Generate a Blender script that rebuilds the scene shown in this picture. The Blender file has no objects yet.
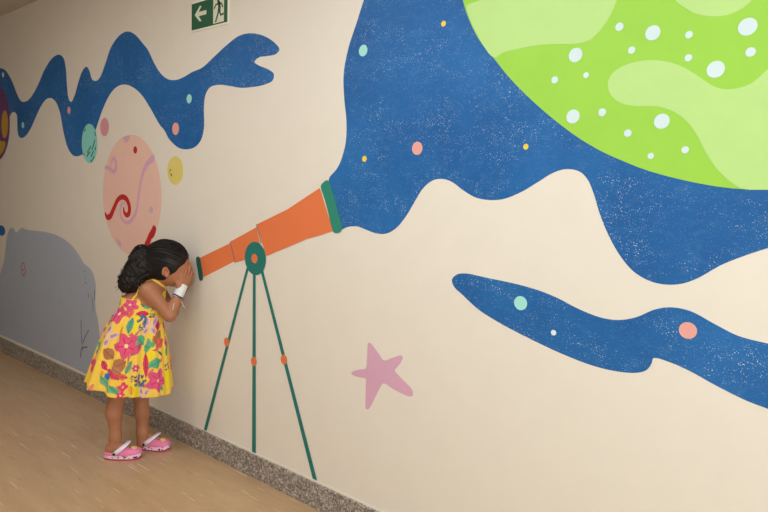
import bpy, bmesh, math, random
import numpy as np
from mathutils import Vector, Matrix
from mathutils.geometry import tessellate_polygon

random.seed(7)
scene = bpy.context.scene
COL = scene.collection

# ------------------------------------------------------------------ camera
CAM_P = np.array([0.0, -1.7125, 1.28])
CAM_R = np.array([0.76625088, 0.64161097, 0.03456813])
CAM_U = np.array([-0.08914664, 0.05287744, 0.99461392])
CAM_F = np.array([-0.63632733, 0.76520542, -0.09771485])
FPX = 620.0
cd = bpy.data.cameras.new('camera')
cd.sensor_fit = 'HORIZONTAL'
cd.sensor_width = 36.0
cd.lens = 36.0 * FPX / 768.0
cd.clip_start = 0.05
cam = bpy.data.objects.new('camera', cd)
COL.objects.link(cam)
cam.matrix_world = Matrix(((CAM_R[0], CAM_U[0], -CAM_F[0], CAM_P[0]),
                           (CAM_R[1], CAM_U[1], -CAM_F[1], CAM_P[1]),
                           (CAM_R[2], CAM_U[2], -CAM_F[2], CAM_P[2]),
                           (0, 0, 0, 1)))
scene.camera = cam

# ------------------------------------------------------------------ world, lights, exposure
world = bpy.data.worlds.new('world')
scene.world = world
world.use_nodes = True
world.node_tree.nodes['Background'].inputs[0].default_value = (0.9, 0.93, 1.0, 1)
world.node_tree.nodes['Background'].inputs[1].default_value = 0.15

def area(name, loc, size, power, color, target=None, shape='RECTANGLE'):
    l = bpy.data.lights.new(name, 'AREA')
    l.shape = shape
    l.size, l.size_y = size
    l.energy = power
    l.color = color
    o = bpy.data.objects.new(name, l)
    COL.objects.link(o)
    o.location = loc
    if target is not None:
        o.rotation_euler = (Vector(target) - Vector(loc)).to_track_quat('-Z', 'Y').to_euler()
    return o
# corridor lamps in the ceiling and the daylight from a window opening in the wall opposite
area('end_window_daylight', (3.95, -1.3, 1.4), (1.8, 1.6), 68, (0.80, 0.94, 1.0), (0, -1.3, 1.3))
area('side_window_daylight', (0.9, -2.55, 1.5), (1.9, 1.5), 20, (0.80, 0.94, 1.0), (0.9, 0, 1.5))
for lx, ly, pw, lc in ((0.0, -1.3, 9, (0.84, 0.94, 1.0)), (-1.2, -1.3, 15, (0.90, 0.96, 1.0)), (-2.4, -1.4, 8, (0.92, 0.96, 0.98)), (-3.6, -1.7, 8, (1.0, 0.96, 0.90))):
    area('ceiling_lamp', (lx, ly, 2.44), (0.3, 1.2), pw, lc, (lx, ly, 0))

scene.view_settings.view_transform = 'Standard'
scene.view_settings.look = 'None'
scene.view_settings.gamma = 1.0
scene.view_settings.use_curve_mapping = False
scene.view_settings.exposure = 0.17

# ------------------------------------------------------------------ materials
def lin(c):
    return tuple(((v / 255.0) / 12.92 if v / 255.0 <= 0.04045 else ((v / 255.0 + 0.055) / 1.055) ** 2.4) for v in c)

class NT:
    """small node-building helper"""
    def __init__(self, name, rough=0.6, color=(200, 200, 200), spec=0.4):
        self.m = bpy.data.materials.new(name)
        self.m.use_nodes = True
        self.t = self.m.node_tree
        self.b = self.t.nodes['Principled BSDF']
        self.b.inputs['Roughness'].default_value = rough
        self.b.inputs['Specular IOR Level'].default_value = spec
        self.b.inputs['Base Color'].default_value = (*lin(color), 1)
        self.m.diffuse_color = (*lin(color), 1)
    def n(self, kind, **kw):
        nd = self.t.nodes.new(kind)
        for k, v in kw.items():
            if k.startswith('i_'):
                nd.inputs[k[2:].replace('_', ' ')].default_value = v
            else:
                setattr(nd, k, v)
        return nd
    def l(self, a, b):
        self.t.links.new(a, b)
    def pos(self, scale=(1, 1, 1)):
        g = self.n('ShaderNodeNewGeometry')
        mp = self.n('ShaderNodeMapping')
        mp.inputs['Scale'].default_value = scale
        self.l(g.outputs['Position'], mp.inputs['Vector'])
        return mp.outputs['Vector']
    def noise(self, vec, scale, detail=2.0, rough=0.5):
        nd = self.n('ShaderNodeTexNoise')
        nd.inputs['Scale'].default_value = scale
        nd.inputs['Detail'].default_value = detail
        nd.inputs['Roughness'].default_value = rough
        self.l(vec, nd.inputs['Vector'])
        return nd.outputs['Fac']
    def ramp(self, fac, stops, interp='LINEAR'):
        nd = self.n('ShaderNodeValToRGB')
        cr = nd.color_ramp
        cr.interpolation = interp
        while len(cr.elements) < len(stops):
            cr.elements.new(0.5)
        for e, (p, c) in zip(cr.elements, stops):
            e.position = p
            e.color = (c, c, c, 1) if not isinstance(c, (tuple, list)) else (*lin(c), 1)
        self.l(fac, nd.inputs['Fac'])
        return nd.outputs['Color']
    def mix(self, fac, a, b):
        nd = self.n('ShaderNodeMix', data_type='RGBA')
        for s, v in ((nd.inputs['Factor'], fac), (nd.inputs['A'], a), (nd.inputs['B'], b)):
            if isinstance(v, (int, float)):
                s.default_value = v
            elif isinstance(v, tuple):
                s.default_value = (*lin(v), 1)
            else:
                self.l(v, s)
        return nd.outputs['Result']
    def mul(self, a, b):
        nd = self.n('ShaderNodeMath', operation='MULTIPLY')
        for s, v in zip(nd.inputs, (a, b)):
            if isinstance(v, (int, float)):
                s.default_value = v
            else:
                self.l(v, s)
        return nd.outputs[0]
    def bump(self, h, strength=0.2, dist=0.002):
        nd = self.n('ShaderNodeBump')
        nd.inputs['Strength'].default_value = strength
        nd.inputs['Distance'].default_value = dist
        self.l(h, nd.inputs['Height'])
        self.l(nd.outputs['Normal'], self.b.inputs['Normal'])
    def col(self, c):
        self.l(c, self.b.inputs['Base Color'])

def plain(name, color, rough=0.5, spec=0.4, var=0.0):
    t = NT(name, rough, color, spec)
    if var:
        v = t.noise(t.pos(), 40, 3)
        dk = tuple(c * (1 - var) for c in color)
        t.col(t.mix(t.ramp(v, [(0.3, 0.0), (0.7, 1.0)]), dk, color))
    return t.m

def wall_paint(name, color, rough=0.55, grain=0.012):
    """rolled wall paint: faint orange-peel bump and a faint brushed mottling"""
    t = NT(name, rough, color, 0.35)
    v = t.noise(t.pos((1, 1, 1)), 9, 4, 0.6)
    dk = tuple(max(0, c * (1 - grain)) for c in color)
    t.col(t.mix(t.ramp(v, [(0.3, 0.0), (0.7, 1.0)]), dk, color))
    t.bump(t.noise(t.pos(), 260, 2), 0.12, 0.001)
    return t.m

CREAM = (234, 225, 212)
M_wall = wall_paint('cream_wall_paint', CREAM)
M_ceiling = wall_paint('ceiling_paint', (206, 196, 182))

def blue_paint():
    """night-sky blue with sponged white flecks gathered in drifting clusters"""
    t = NT('sponged_blue_paint', 0.5, (24, 92, 162), 0.35)
    p = t.pos()
    big = t.noise(t.pos((1, 1, 1)), 2.2, 3, 0.6)
    base = t.mix(t.ramp(big, [(0.35, 0.0), (0.65, 1.0)]), (16, 88, 154), (30, 105, 172))
    # thin haze of chalky smears
    sm = t.noise(t.pos((0.9, 1, 1.4)), 24, 6, 0.75)
    base = t.mix(t.mul(t.ramp(sm, [(0.52, 0.0), (0.78, 1.0)]), 0.18), base, (128, 168, 205))
    clus = t.ramp(t.noise(t.pos((0.7, 1, 1.5)), 5.5, 4, 0.65), [(0.44, 0.12), (0.60, 1.0)])
    clus2 = t.ramp(t.noise(t.pos((1.1, 1, 1.1)), 30, 3, 0.6), [(0.40, 0.0), (0.54, 1.0)])
    fl = t.ramp(t.noise(p, 300, 1, 0.5), [(0.65, 0.0), (0.69, 1.0)])
    fl2 = t.ramp(t.noise(t.pos((1.01, 1, 0.99)), 190, 1, 0.5), [(0.72, 0.0), (0.76, 1.0)])
    f = t.mul(t.mul(fl, clus), clus2)
    c = t.mix(t.mul(fl2, 0.5), base, (150, 185, 215))
    c = t.mix(t.mul(f, 0.9), c, (222, 230, 236))
    t.col(c)
    t.bump(t.noise(p, 260, 2), 0.12, 0.001)
    return t.m
M_blue = blue_paint()

PAINT = {}
def paint(key, color, rough=0.55, grain=0.02):
    if key not in PAINT:
        PAINT[key] = wall_paint(key + '_mural_paint', color, rough, grain)
    return PAINT[key]

def granite():
    t = NT('speckled_granite', 0.35, (140, 128, 118), 0.5)
    v = t.n('ShaderNodeTexVoronoi')
    v.inputs['Scale'].default_value = 150
    t.l(t.pos(), v.inputs['Vector'])
    sep = t.n('ShaderNodeSeparateColor')
    t.l(v.outputs['Color'], sep.inputs[0])
    c = t.ramp(sep.outputs[0], [(0.0, (78, 70, 65)), (0.22, (110, 100, 94)), (0.45, (152, 142, 134)),
                                (0.7, (186, 176, 167)), (0.9, (216, 208, 199))], 'CONSTANT')
    c2 = t.ramp(t.noise(t.pos(), 60, 3), [(0.3, (112, 102, 95)), (0.7, (188, 178, 168))])
    t.col(t.mix(0.35, c, c2))
    return t.m
M_granite = granite()

def vinyl():
    t = NT('brown_vinyl_flooring', 0.28, (170, 135, 102), 0.5)
    p1 = t.noise(t.pos((1.2, 6, 1)), 3, 5, 0.6)
    base = t.mix(t.ramp(p1, [(0.3, 0.0), (0.7, 1.0)]), (184, 150, 114), (202, 167, 130))
    fine = t.noise(t.pos((6, 60, 1)), 5, 4, 0.7)
    base = t.mix(t.mul(t.ramp(fine, [(0.5, 0.0), (0.7, 1.0)]), 0.35), base, (166, 130, 96))
    lt = t.ramp(t.noise(t.pos((0.8, 16, 1)), 6.5, 1, 0.4), [(0.71, 0.0), (0.735, 1.0)])
    base = t.mix(t.mul(lt, 0.75), base, (238, 216, 184))
    dk = t.ramp(t.noise(t.pos((1.3, 9, 1)), 8.3, 2, 0.5), [(0.69, 0.0), (0.73, 1.0)])
    base = t.mix(t.mul(dk, 0.45), base, (134, 102, 76))
    t.col(base)
    t.bump(t.noise(t.pos(), 90, 3), 0.05, 0.001)
    return t.m
M_floor = vinyl()

# ------------------------------------------------------------------ mesh helpers
def tag(o, label=None, cat=None, group=None, kind=None):
    for k, v in (('label', label), ('category', cat), ('group', group), ('kind', kind)):
        if v:
            o[k] = v
    return o

def link_mesh(name, verts, faces, mat, parent=None, smooth=False):
    me = bpy.data.meshes.new(name)
    me.from_pydata([tuple(map(float, v)) for v in verts], [], [tuple(map(int, f)) for f in faces])
    me.update()
    if mat:
        me.materials.append(mat)
    if smooth:
        me.polygons.foreach_set('use_smooth', [True] * len(me.polygons))
    o = bpy.data.objects.new(name, me)
    COL.objects.link(o)
    if parent:
        o.parent = parent
    return o

def bm_link(name, bm, mat, parent=None, smooth=False):
    me = bpy.data.meshes.new(name)
    bm.to_mesh(me)
    bm.free()
    if mat:
        me.materials.append(mat)
    if smooth:
        me.polygons.foreach_set('use_smooth', [True] * len(me.polygons))
    o = bpy.data.objects.new(name, me)
    COL.objects.link(o)
    if parent:
        o.parent = parent
    return o

def box(name, lo, hi, mat, parent=None, bevel=0.0):
    bm = bmesh.new()
    bmesh.ops.create_cube(bm, size=1.0)
    for v in bm.verts:
        v.co = Vector([lo[i] + (v.co[i] + 0.5) * (hi[i] - lo[i]) for i in range(3)])
    if bevel:
        bmesh.ops.bevel(bm, geom=bm.edges[:], offset=bevel, segments=2, affect='EDGES')
    return bm_link(name, bm, mat, parent)

def struct(o):
    o['kind'] = 'structure'
    return o

# ------------------------------------------------------------------ structure
struct(box('floor', (-9, -2.6, -0.1), (4, 0.0, 0), M_floor))
struct(box('ceiling', (-9, -2.6, 2.45), (4, 0.0, 2.55), M_ceiling))
struct(box('wall_back', (-9.1, 0.0, -0.1), (4.1, 0.12, 2.55), M_wall))
struct(box('wall_left', (-9.1, -2.7, -0.1), (-9.0, 0.0, 2.55), M_wall))
struct(box('wall_front', (-9.1, -2.72, -0.1), (4.1, -2.6, 2.55), M_wall))
struct(box('wall_right', (4.0, -2.6, -0.1), (4.1, 0.0, 2.55), M_wall))
struct(box('baseboard_back', (-9.0, -0.016, 0.0), (4.0, 0.0, 0.104), M_granite, bevel=0.0015))
struct(box('trim_1', (-9.0, -0.0045, 0.1035), (4.0, 0.0, 0.1085), plain('pale_caulk_bead', (226, 214, 198), 0.5)))

# ------------------------------------------------------------------ mural
def W(px, py):
    """the point of the wall plane seen at a photograph pixel"""
    d = CAM_F + CAM_R * (px - 384) / FPX - CAM_U * (py - 256) / FPX
    t = -CAM_P[1] / d[1]
    p = CAM_P + t * d
    return (p[0], p[2])

def catmull(pts, n=6, closed=True):
    out = []
    N = len(pts)
    rng = range(N) if closed else range(N - 1)
    for i in rng:
        if closed:
            p0, p1, p2, p3 = pts[i - 1], pts[i], pts[(i + 1) % N], pts[(i + 2) % N]
        else:
            p0, p1, p2, p3 = pts[max(i - 1, 0)], pts[i], pts[i + 1], pts[min(i + 2, N - 1)]
        # centripetal parametrisation keeps tight bends free of loops
        def tj(ti, a, b):
            return ti + max(1e-6, math.dist(a, b)) ** 0.5
        t0 = 0.0; t1 = tj(t0, p0, p1); t2 = tj(t1, p1, p2); t3 = tj(t2, p2, p3)
        for k in range(n):
            t = t1 + (t2 - t1) * k / n
            def lp(a, b, ta, tb):
                w = (t - ta) / (tb - ta)
                return tuple(a[j] + (b[j] - a[j]) * w for j in range(len(a)))
            A1 = lp(p0, p1, t0, t1); A2 = lp(p1, p2, t1, t2); A3 = lp(p2, p3, t2, t3)
            B1 = lp(A1, A2, t0, t2); B2 = lp(A2, A3, t1, t3)
            out.append(lp(B1, B2, t1, t2))
    if not closed:
        out.append(pts[-1])
    return out

LAYER = 0.0005
def slab(name, poly, layer, mat, parent=None):
    """a coat of paint: a closed outline on the wall with its own small thickness"""
    y0 = -0.0002 - (layer - 1) * LAYER
    y1 = -0.0002 - layer * LAYER + 0.00002
    ar = sum(poly[i - 1][0] * poly[i][1] - poly[i][0] * poly[i - 1][1] for i in range(len(poly)))
    if ar < 0:
        poly = poly[::-1]
    n = len(poly)
    clean = [poly[i] for i in range(n) if math.dist(poly[i], poly[i - 1]) > 1e-5]
    n = len(clean)
    tris = tessellate_polygon([[Vector((x, z, 0)) for x, z in clean]])
    verts = [(x, y1, z) for x, z in clean] + [(x, y0, z) for x, z in clean]
    faces = []
    for t in tris:
        p, q, r = (clean[i] for i in t)
        if (q[0] - p[0]) * (r[1] - p[1]) - (q[1] - p[1]) * (r[0] - p[0]) < 0:
            t = (t[0], t[2], t[1])
        faces.append(tuple(t))
        faces.append((t[0] + n, t[2] + n, t[1] + n))
    for i in range(n):
        j = (i + 1) % n
        faces.append((j, i, n + i, n + j))
    return link_mesh(name, verts, faces, mat, parent)

def shape(name, pts, layer, mat, parent=None, n=5, smooth=True):
    w = [W(*p) for p in pts]
    return slab(name, catmull(w, n) if smooth else w, layer, mat, parent)

def disc(name, cx, cy, ry, layer, mat, parent=None, aspect=1.0, rot=0.0, seg=28):
    c = W(cx, cy)
    r = abs(W(cx, cy - ry)[1] - W(cx, cy + ry)[1]) / 2
    pts = []
    for i in range(seg):
        a = 2 * math.pi * i / seg
        x, z = r * aspect * math.cos(a), r * math.sin(a)
        pts.append((c[0] + x * math.cos(rot) - z * math.sin(rot), c[1] + x * math.sin(rot) + z * math.cos(rot)))
    return slab(name, pts, layer, mat, parent)

def stroke(name, pts, widths, layer, mat, parent=None, n=6, smooth=True):
    """a brush stroke of varying width (pixels of height at that place)"""
    w = [W(*p) for p in pts]
    if not hasattr(widths, '__len__'):
        widths = [widths] * len(pts)
    sc = [abs(W(p[0], p[1] - 0.5)[1] - W(p[0], p[1] + 0.5)[1]) for p in pts]
    q = [(a[0], a[1], wd * s / 2) for a, wd, s in zip(w, widths, sc)]
    c = catmull(q, n, closed=False) if smooth else q
    L, Rr = [], []
    for i in range(len(c)):
        a = c[max(i - 1, 0)]; b = c[min(i + 1, len(c) - 1)]
        dx, dz = b[0] - a[0], b[1] - a[1]
        m = math.hypot(dx, dz) or 1
        nx, nz = -dz / m, dx / m
        L.append((c[i][0] + nx * c[i][2], c[i][1] + nz * c[i][2]))
        Rr.append((c[i][0] - nx * c[i][2], c[i][1] - nz * c[i][2]))
    def cap(e, prev):
        dx, dz = e[0] - prev[0], e[1] - prev[1]
        m = math.hypot(dx, dz) or 1
        dx, dz = dx / m, dz / m
        return [(e[0] + e[2] * (math.cos(a) * -dz + math.sin(a) * dx), e[1] + e[2] * (math.cos(a) * dx + math.sin(a) * dz))
                for a in (0.5, 1.0, 1.57, 2.14, 2.64)]
    poly = L + cap(c[-1], c[-2]) + Rr[::-1] + cap(c[0], c[1])
    return slab(name, poly, layer, mat, parent)

P_teal = paint('mint', (166, 228, 218)); P_pink = paint('salmon', (234, 166, 156)); P_yel = paint('yellow', (236, 208, 70))
P_white = paint('white', (226, 236, 240)); P_green = paint('leaf_green', (158, 212, 74)); P_lgreen = paint('pale_green', (188, 224, 138))
P_orange = paint('orange', (234, 124, 74)); P_dteal = paint('dark_teal', (34, 120, 112)); P_tealring = paint('sea_green', (44, 138, 116))
P_dot = paint('ice_white', (214, 232, 236))

# blue swirl, upper left
sw = shape('blue_swirl', [(-40, 60), (-18, 64), (0, 68), (5, 70), (11, 79), (17.5, 95), (20.5, 100.5), (24, 102), (30, 98.5), (37.5, 86), (45, 69),
    (52.5, 58), (59.5, 54.7), (64, 59), (66, 70), (67, 85), (68.8, 99), (71.3, 102), (74.5, 96), (78.8, 81), (82.5, 71), (86.5, 66.7),
    (89.5, 71), (92, 79), (95.8, 81), (100, 77.5), (105, 65), (111, 47.5), (119, 36), (127, 31.5), (135, 34.5), (142.5, 43), (148, 50),
    (154, 62.5), (160, 72.5), (167.5, 79), (176, 80), (184, 77), (192.5, 72), (202.5, 67.5), (215, 56), (227.5, 44.5), (239, 36),
    (251, 33.3), (264, 36), (275, 43), (279.5, 49.5), (276, 54), (267.5, 56), (259, 57.5), (254.5, 62), (259, 65.5), (267.5, 69),
    (273.8, 74), (273, 80), (265, 84.5), (252.5, 87), (241, 87.8), (230, 86), (219, 84.8), (210, 87.5), (205.5, 95), (204, 107.5),
    (204, 128), (201, 140), (195, 147), (187, 149.3), (180.5, 148.5), (175.4, 145.5), (169, 138.7), (164.3, 130), (160, 125), (150, 107.5),
    (141, 94), (132.5, 87), (124.5, 84.5), (116, 87.5), (109, 96), (102.5, 110), (99, 120), (96, 129), (89, 148), (82, 154.5),
    (76.5, 156.3), (72, 154.4), (67.6, 147), (63.8, 133), (60, 112.5), (56, 102), (51, 98), (46, 99.5), (40.6, 107), (35, 119),
    (31, 128), (26.5, 135), (22, 138), (18.8, 136), (17.6, 130), (17, 115.6), (15.6, 112.8), (12.5, 112.2), (10.5, 115), (6, 126), (-10, 130), (-40, 130)],
    1, M_blue)
tag(sw, 'dark blue wavy swirl painted high on the left of the wall, below the exit sign', 'swirl')
for (x, y, r, m, nm, lb) in [(189.3, 98.8, 4.6, P_teal, 'star_dot', 'pale mint dot'), (175.8, 128.8, 6.2, P_pink, 'star_dot', 'salmon pink dot'), (69, 110.3, 3.6, P_pink, 'star_dot', 'small salmon pink dot'),
                      (23, 125.2, 3.2, P_teal, 'star_dot', 'small mint dot'), (3.2, 74.8, 2.6, P_white, 'star_dot', 'small white dot')]:
    disc(nm, x, y, r, 2, m, sw)['label'] = lb

# purple planet at the left edge
pp = disc('purple_planet', -4.5, 123, 38.5, 2, paint('purple', (112, 62, 118)))
tag(pp, 'purple striped planet with yellow craters painted at the far left edge of the wall', 'planet')
P_crater = paint('ochre', (200, 160, 52))
disc('crater', 4.9, 124.5, 14, 3, P_crater, pp, aspect=0.62, rot=-0.12)['label'] = 'ochre yellow oval crater'
shape('crater', [(-3, 141), (2, 141.3), (5.4, 142), (5.2, 147), (3, 152), (0, 155), (-4, 155)], 3, P_crater, pp)['label'] = 'ochre yellow crater cut off by the edge'

# mint moon overlapping a drip of the swirl
mm = disc('mint_moon', 89.6, 143.5, 19.8, 2, paint('mint_moon', (142, 216, 206)), aspect=0.86, rot=0.10)
tag(mm, 'mint green moon with dark dashes, painted against the tip of a blue drip', 'moon')
P_dash = paint('dark_dash', (30, 92, 92))
for a, b in [((95, 140), (93.8, 145)), ((93.8, 145), (92.3, 149.5)), ((90.8, 146.5), (89.6, 149)), ((95.8, 147), (95.2, 150)), ((90, 152), (87.2, 156)),
             ((93.6, 151.5), (91.3, 156.5)), ((92.3, 160), (91.2, 161.5)), ((85.6, 129), (84.6, 131)), ((95.2, 131.5), (95.6, 135.5)), ((88.8, 150), (87.8, 152.5)), ((84.2, 154), (83.8, 155)), ((94, 157), (93.2, 159))]:
    stroke('dash', [a, b], 1.5, 3, P_dash, mm)

pm = disc('pink_moon', 104.6, 127, 9.3, 1, paint('rose', (224, 152, 164)))
tag(pm, 'small plain rose pink moon painted just right of the mint green moon', 'moon')
ym = disc('yellow_moon', 175.2, 170.6, 14.4, 1, paint('mustard', (230, 210, 118)))
tag(ym, 'small mustard yellow moon painted right of the big pink planet', 'moon')
for x, y, r in [(170.6, 170, 1.1), (171.3, 174.6, 1.2), (169.6, 172.4, .7), (172, 176, .6)]:
    disc('speck', x, y, r, 2, paint('olive', (110, 96, 40)), ym, seg=10)

pk = disc('pink_planet', 130.6, 195.2, 60.0, 1, paint('peach', (242, 198, 182)), seg=72, aspect=0.965)
tag(pk, 'large salmon pink planet with red and lilac curls, painted above the girl', 'planet')
P_lil = paint('lilac', (222, 172, 196)); P_red = paint('red', (196, 40, 42))
stroke('lilac_curl', [(152.8, 158.5), (148, 163), (144.2, 170), (141.3, 180), (139.3, 192), (137.3, 208), (134, 217), (129, 222.3), (124, 221), (121, 215.5), (120.5, 209), (122, 203.8), (124.5, 203), (126, 207)],
       [8, 6, 4.8, 4.4, 4.2, 4, 4, 4.2, 4, 3.8, 3.4, 3.2, 2.6, 1.6], 2, P_lil, pk)
stroke('lilac_curl', [(105.5, 167.5), (109.5, 168.3), (113, 171.5), (115.8, 169.5), (116, 162), (114.2, 158.6), (111.8, 160.5), (111.4, 165)], [3, 4.4, 4.8, 4.4, 4, 3.6, 3, 2], 2, P_lil, pk)
shape('lilac_patch', [(123, 137.6), (126, 136.2), (130.2, 135.9), (129.3, 139), (128, 141.5), (126, 142.8), (124.2, 140.5)], 2, P_lil, pk)
disc('lilac_dot', 151.3, 209.7, 3.6, 2, P_lil, pk)
shape('lilac_patch', [(116.5, 238.5), (119, 240), (121.2, 244), (121.2, 247.5), (118.8, 244.5), (117, 241.2)], 2, P_lil, pk)
stroke('red_curl', [(105.4, 213), (107.2, 217), (110.5, 216), (114, 208.5), (118, 200), (122.5, 197), (127, 199.5), (129.6, 207), (129, 213.5), (126.4, 215), (124.2, 211.5), (124, 208)],
       [2, 5, 6.2, 5.6, 5.4, 5.4, 5.8, 6, 5.8, 4.6, 3.6, 2], 3, P_red, pk)
disc('red_dot', 135.4, 150, 3.7, 2, P_red, pk)
stroke('red_squiggle', [(154.3, 229), (152.8, 233), (150.2, 236.5), (148.6, 241), (146.8, 246), (145.5, 250)], [7.5, 8.5, 7, 7.5, 9, 7], 2, P_red, pk)

# grey asteroid at the lower left
ast = shape('grey_asteroid', [(-30, 330), (-20, 305), (-6, 286), (1.6, 270), (4, 260.6), (5.4, 250), (6.3, 243), (7.6, 234.5), (10, 228.6), (13, 227.8), (16.4, 232.5), (19.3, 229.6),
    (22.7, 227.8), (25.8, 229.5), (34, 230.6), (45, 232), (56, 235), (65.6, 240.3), (72, 245.8), (78, 253.6), (84.4, 263.8), (91.4, 270), (94.5, 277.8),
    (96, 287), (95.3, 300), (96, 311), (97.7, 318.4), (98.8, 326), (100.5, 345), (102.5, 381.5), (85, 373.5), (60, 361.3), (30, 347.6), (0, 334.2), (-30, 321)], 1,
    paint('slate_grey', (178, 186, 202)), n=3)
tag(ast, 'large slate grey asteroid painted at the lower left, reaching down to the baseboard', 'asteroid')
P_ink = paint('ink', (84, 84, 84))
for pts in ([(81.2, 320.8), (81.3, 332), (82.2, 344.5)], [(88.8, 330), (85.5, 336.5), (83, 343)], [(80.6, 357), (81, 352.5), (82.4, 348), (87.4, 347.2)], [(82.2, 346), (82.8, 350)]):
    stroke('grass_stroke', pts, 1.0, 2, P_ink, ast)
for pts in ([(92.2, 297), (93, 304), (93.2, 311)], [(88, 293), (89.3, 298)], [(85, 277.5), (85.8, 279)], [(85.2, 282), (86.2, 283.5)], [(94.6, 290), (95, 300)], [(84, 271), (84.6, 272)]):
    stroke('crack', pts, 0.8, 2, P_ink, ast)
P_scr = paint('dusty_rose', (176, 122, 124))
stroke('pink_scribble', [(21, 270), (22, 264.5), (23.6, 262.5), (25, 268), (22, 271.5), (23.6, 275.8), (26, 271)], 1.6, 2, P_scr, ast)
bd = disc('blue_moon', 1.5, 230.5, 5.2, 1, M_blue, aspect=1.9)
tag(bd, 'small dark blue moon painted at the left edge, just above the grey asteroid', 'moon')

# painted telescope on its tripod
tel = bpy.data.objects.new('painted_telescope', None)
COL.objects.link(tel)
c0 = W(255.5, 258.3)
tag(tel, 'orange and teal telescope on a tripod, painted on the wall at the girl\'s eye', 'telescope')
inv = None
def poly(name, pts, layer, mat, smooth=False, lb=None, n=4):
    o = shape(name, pts, layer, mat, tel, n, smooth)
    if lb: o['label'] = lb
    return o
poly('barrel', [(256.8, 224.5), (272, 217), (287.5, 209.5), (304, 198.5), (320, 188), (326.5, 209), (333.5, 230.8), (321, 235.2), (307.5, 238.8), (287, 247.5), (266.5, 256), (261.5, 240)], 3, P_orange, lb='wide orange front barrel')
poly('barrel', [(230.8, 241.5), (256.8, 227.2), (262.5, 255), (235.8, 262.6)], 2, P_orange, lb='middle orange barrel')
poly('barrel', [(200, 257.8), (230.5, 243), (235.3, 261), (203.4, 277.2)], 1, P_orange, lb='narrow orange rear barrel')
P_line = paint('joint_line', (128, 108, 112))
stroke('joint_line', [(230.5, 241.8), (232.8, 251), (235.4, 262.4)], 1.0, 4, P_line, tel)
stroke('joint_line', [(256.8, 224.6), (259.3, 234), (261.4, 243)], 1.0, 4, P_line, tel)
poly('eyepiece', [(196.4, 258), (198, 256.6), (199.9, 257.3), (201.6, 265), (203.3, 278.8), (202, 280.7), (200, 280.2), (198, 270)], 4, paint('deep_teal', (20, 98, 88)), True, 'dark teal eyepiece rim', 3)
poly('objective_ring', [(321.2, 186), (324, 182.3), (327.4, 180.2), (330, 182.2), (334, 195), (338.5, 212), (342.6, 228.6), (340, 232.4), (334.8, 232.8), (333, 230.4), (329, 214), (325, 199)], 5, P_tealring, True, 'sea green ring at the wide end', 3)
for a, b, w0, w1 in [((248, 268), (205.6, 430), 2.2, 2.8), ((254.6, 268), (254.2, 452.6), 2.5, 3.6), ((261.5, 268), (315.2, 479.4), 2.6, 3.8)]:
    wa, wb = W(*a), W(*b)
    sa = abs(W(a[0], a[1])[1] - W(a[0], a[1] + 1)[1]) * w0 * .8
    sb = abs(W(b[0], b[1])[1] - W(b[0], b[1] + 1)[1]) * w1 * .8
    slab('tripod_leg', [(wa[0] - sa, wa[1]), (wa[0] + sa, wa[1]), (wb[0] + sb, wb[1]), (wb[0] - sb, wb[1])], 4, P_dteal, tel)
for x, y, r in [(227, 342, 4.4), (254.2, 361.3, 4.6), (284.3, 359.5, 4.9)]:
    disc('leg_joint', x, y, r, 5, P_orange, tel, aspect=.95)
hub = disc('hub', 255.6, 258.4, 16.6, 5, P_dteal, tel)
disc('hub_centre', 255, 258.5, 4.7, 6, P_orange, hub)

# the great blue nebula
neb = shape('blue_nebula', [(384, -70), (379, -40), (372, -20), (364, 0), (357, 22), (348.6, 48), (343.8, 73.7), (344.4, 99), (346.6, 121.7), (346, 141), (343.2, 154), (339.6, 164), (336, 170), (329, 179),
    (331, 190), (341, 229), (346, 227.6), (350, 226.5), (357.5, 226.4), (366, 229.6), (376.4, 233.3), (386, 233.6), (395.7, 228.5), (405.3, 217.3), (414, 203), (423, 188.4), (432.5, 180.6), (442, 178.8),
    (451.7, 181.7), (463, 190), (475.7, 197.4), (490, 200), (504.6, 198.7), (522, 191.6), (538, 182), (554, 172.4), (567, 169), (579.7, 171.6), (587.7, 179.5), (593.5, 193),
    (600.5, 215.7), (610, 238), (621.3, 257.3), (634, 271.7), (650, 281), (666, 284.5), (682, 283.6), (698, 278), (720.6, 265.3), (743, 256.3), (768, 248), (800, 239), (850, 228), (850, 80), (850, -70), (620, -70)], 1, M_blue)
tag(neb, 'huge sponged blue nebula pouring out of the telescope, behind the green planet', 'nebula')
for (x, y, r, m, lb) in [(363.3, 50.6, 5.8, P_teal, 'mint dot'), (443.7, 23.7, 2.9, P_yel, 'yellow dot near the top'), (417.4, 148.3, 6.6, P_pink, 'salmon pink dot'), (526, 146.7, 2.9, P_yel, 'yellow dot under the green planet'), (364.6, 158.9, 3.1, P_yel, 'yellow dot above the ring of the telescope')]:
    disc('star_dot', x, y, r, 2, m, neb)['label'] = lb

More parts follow.
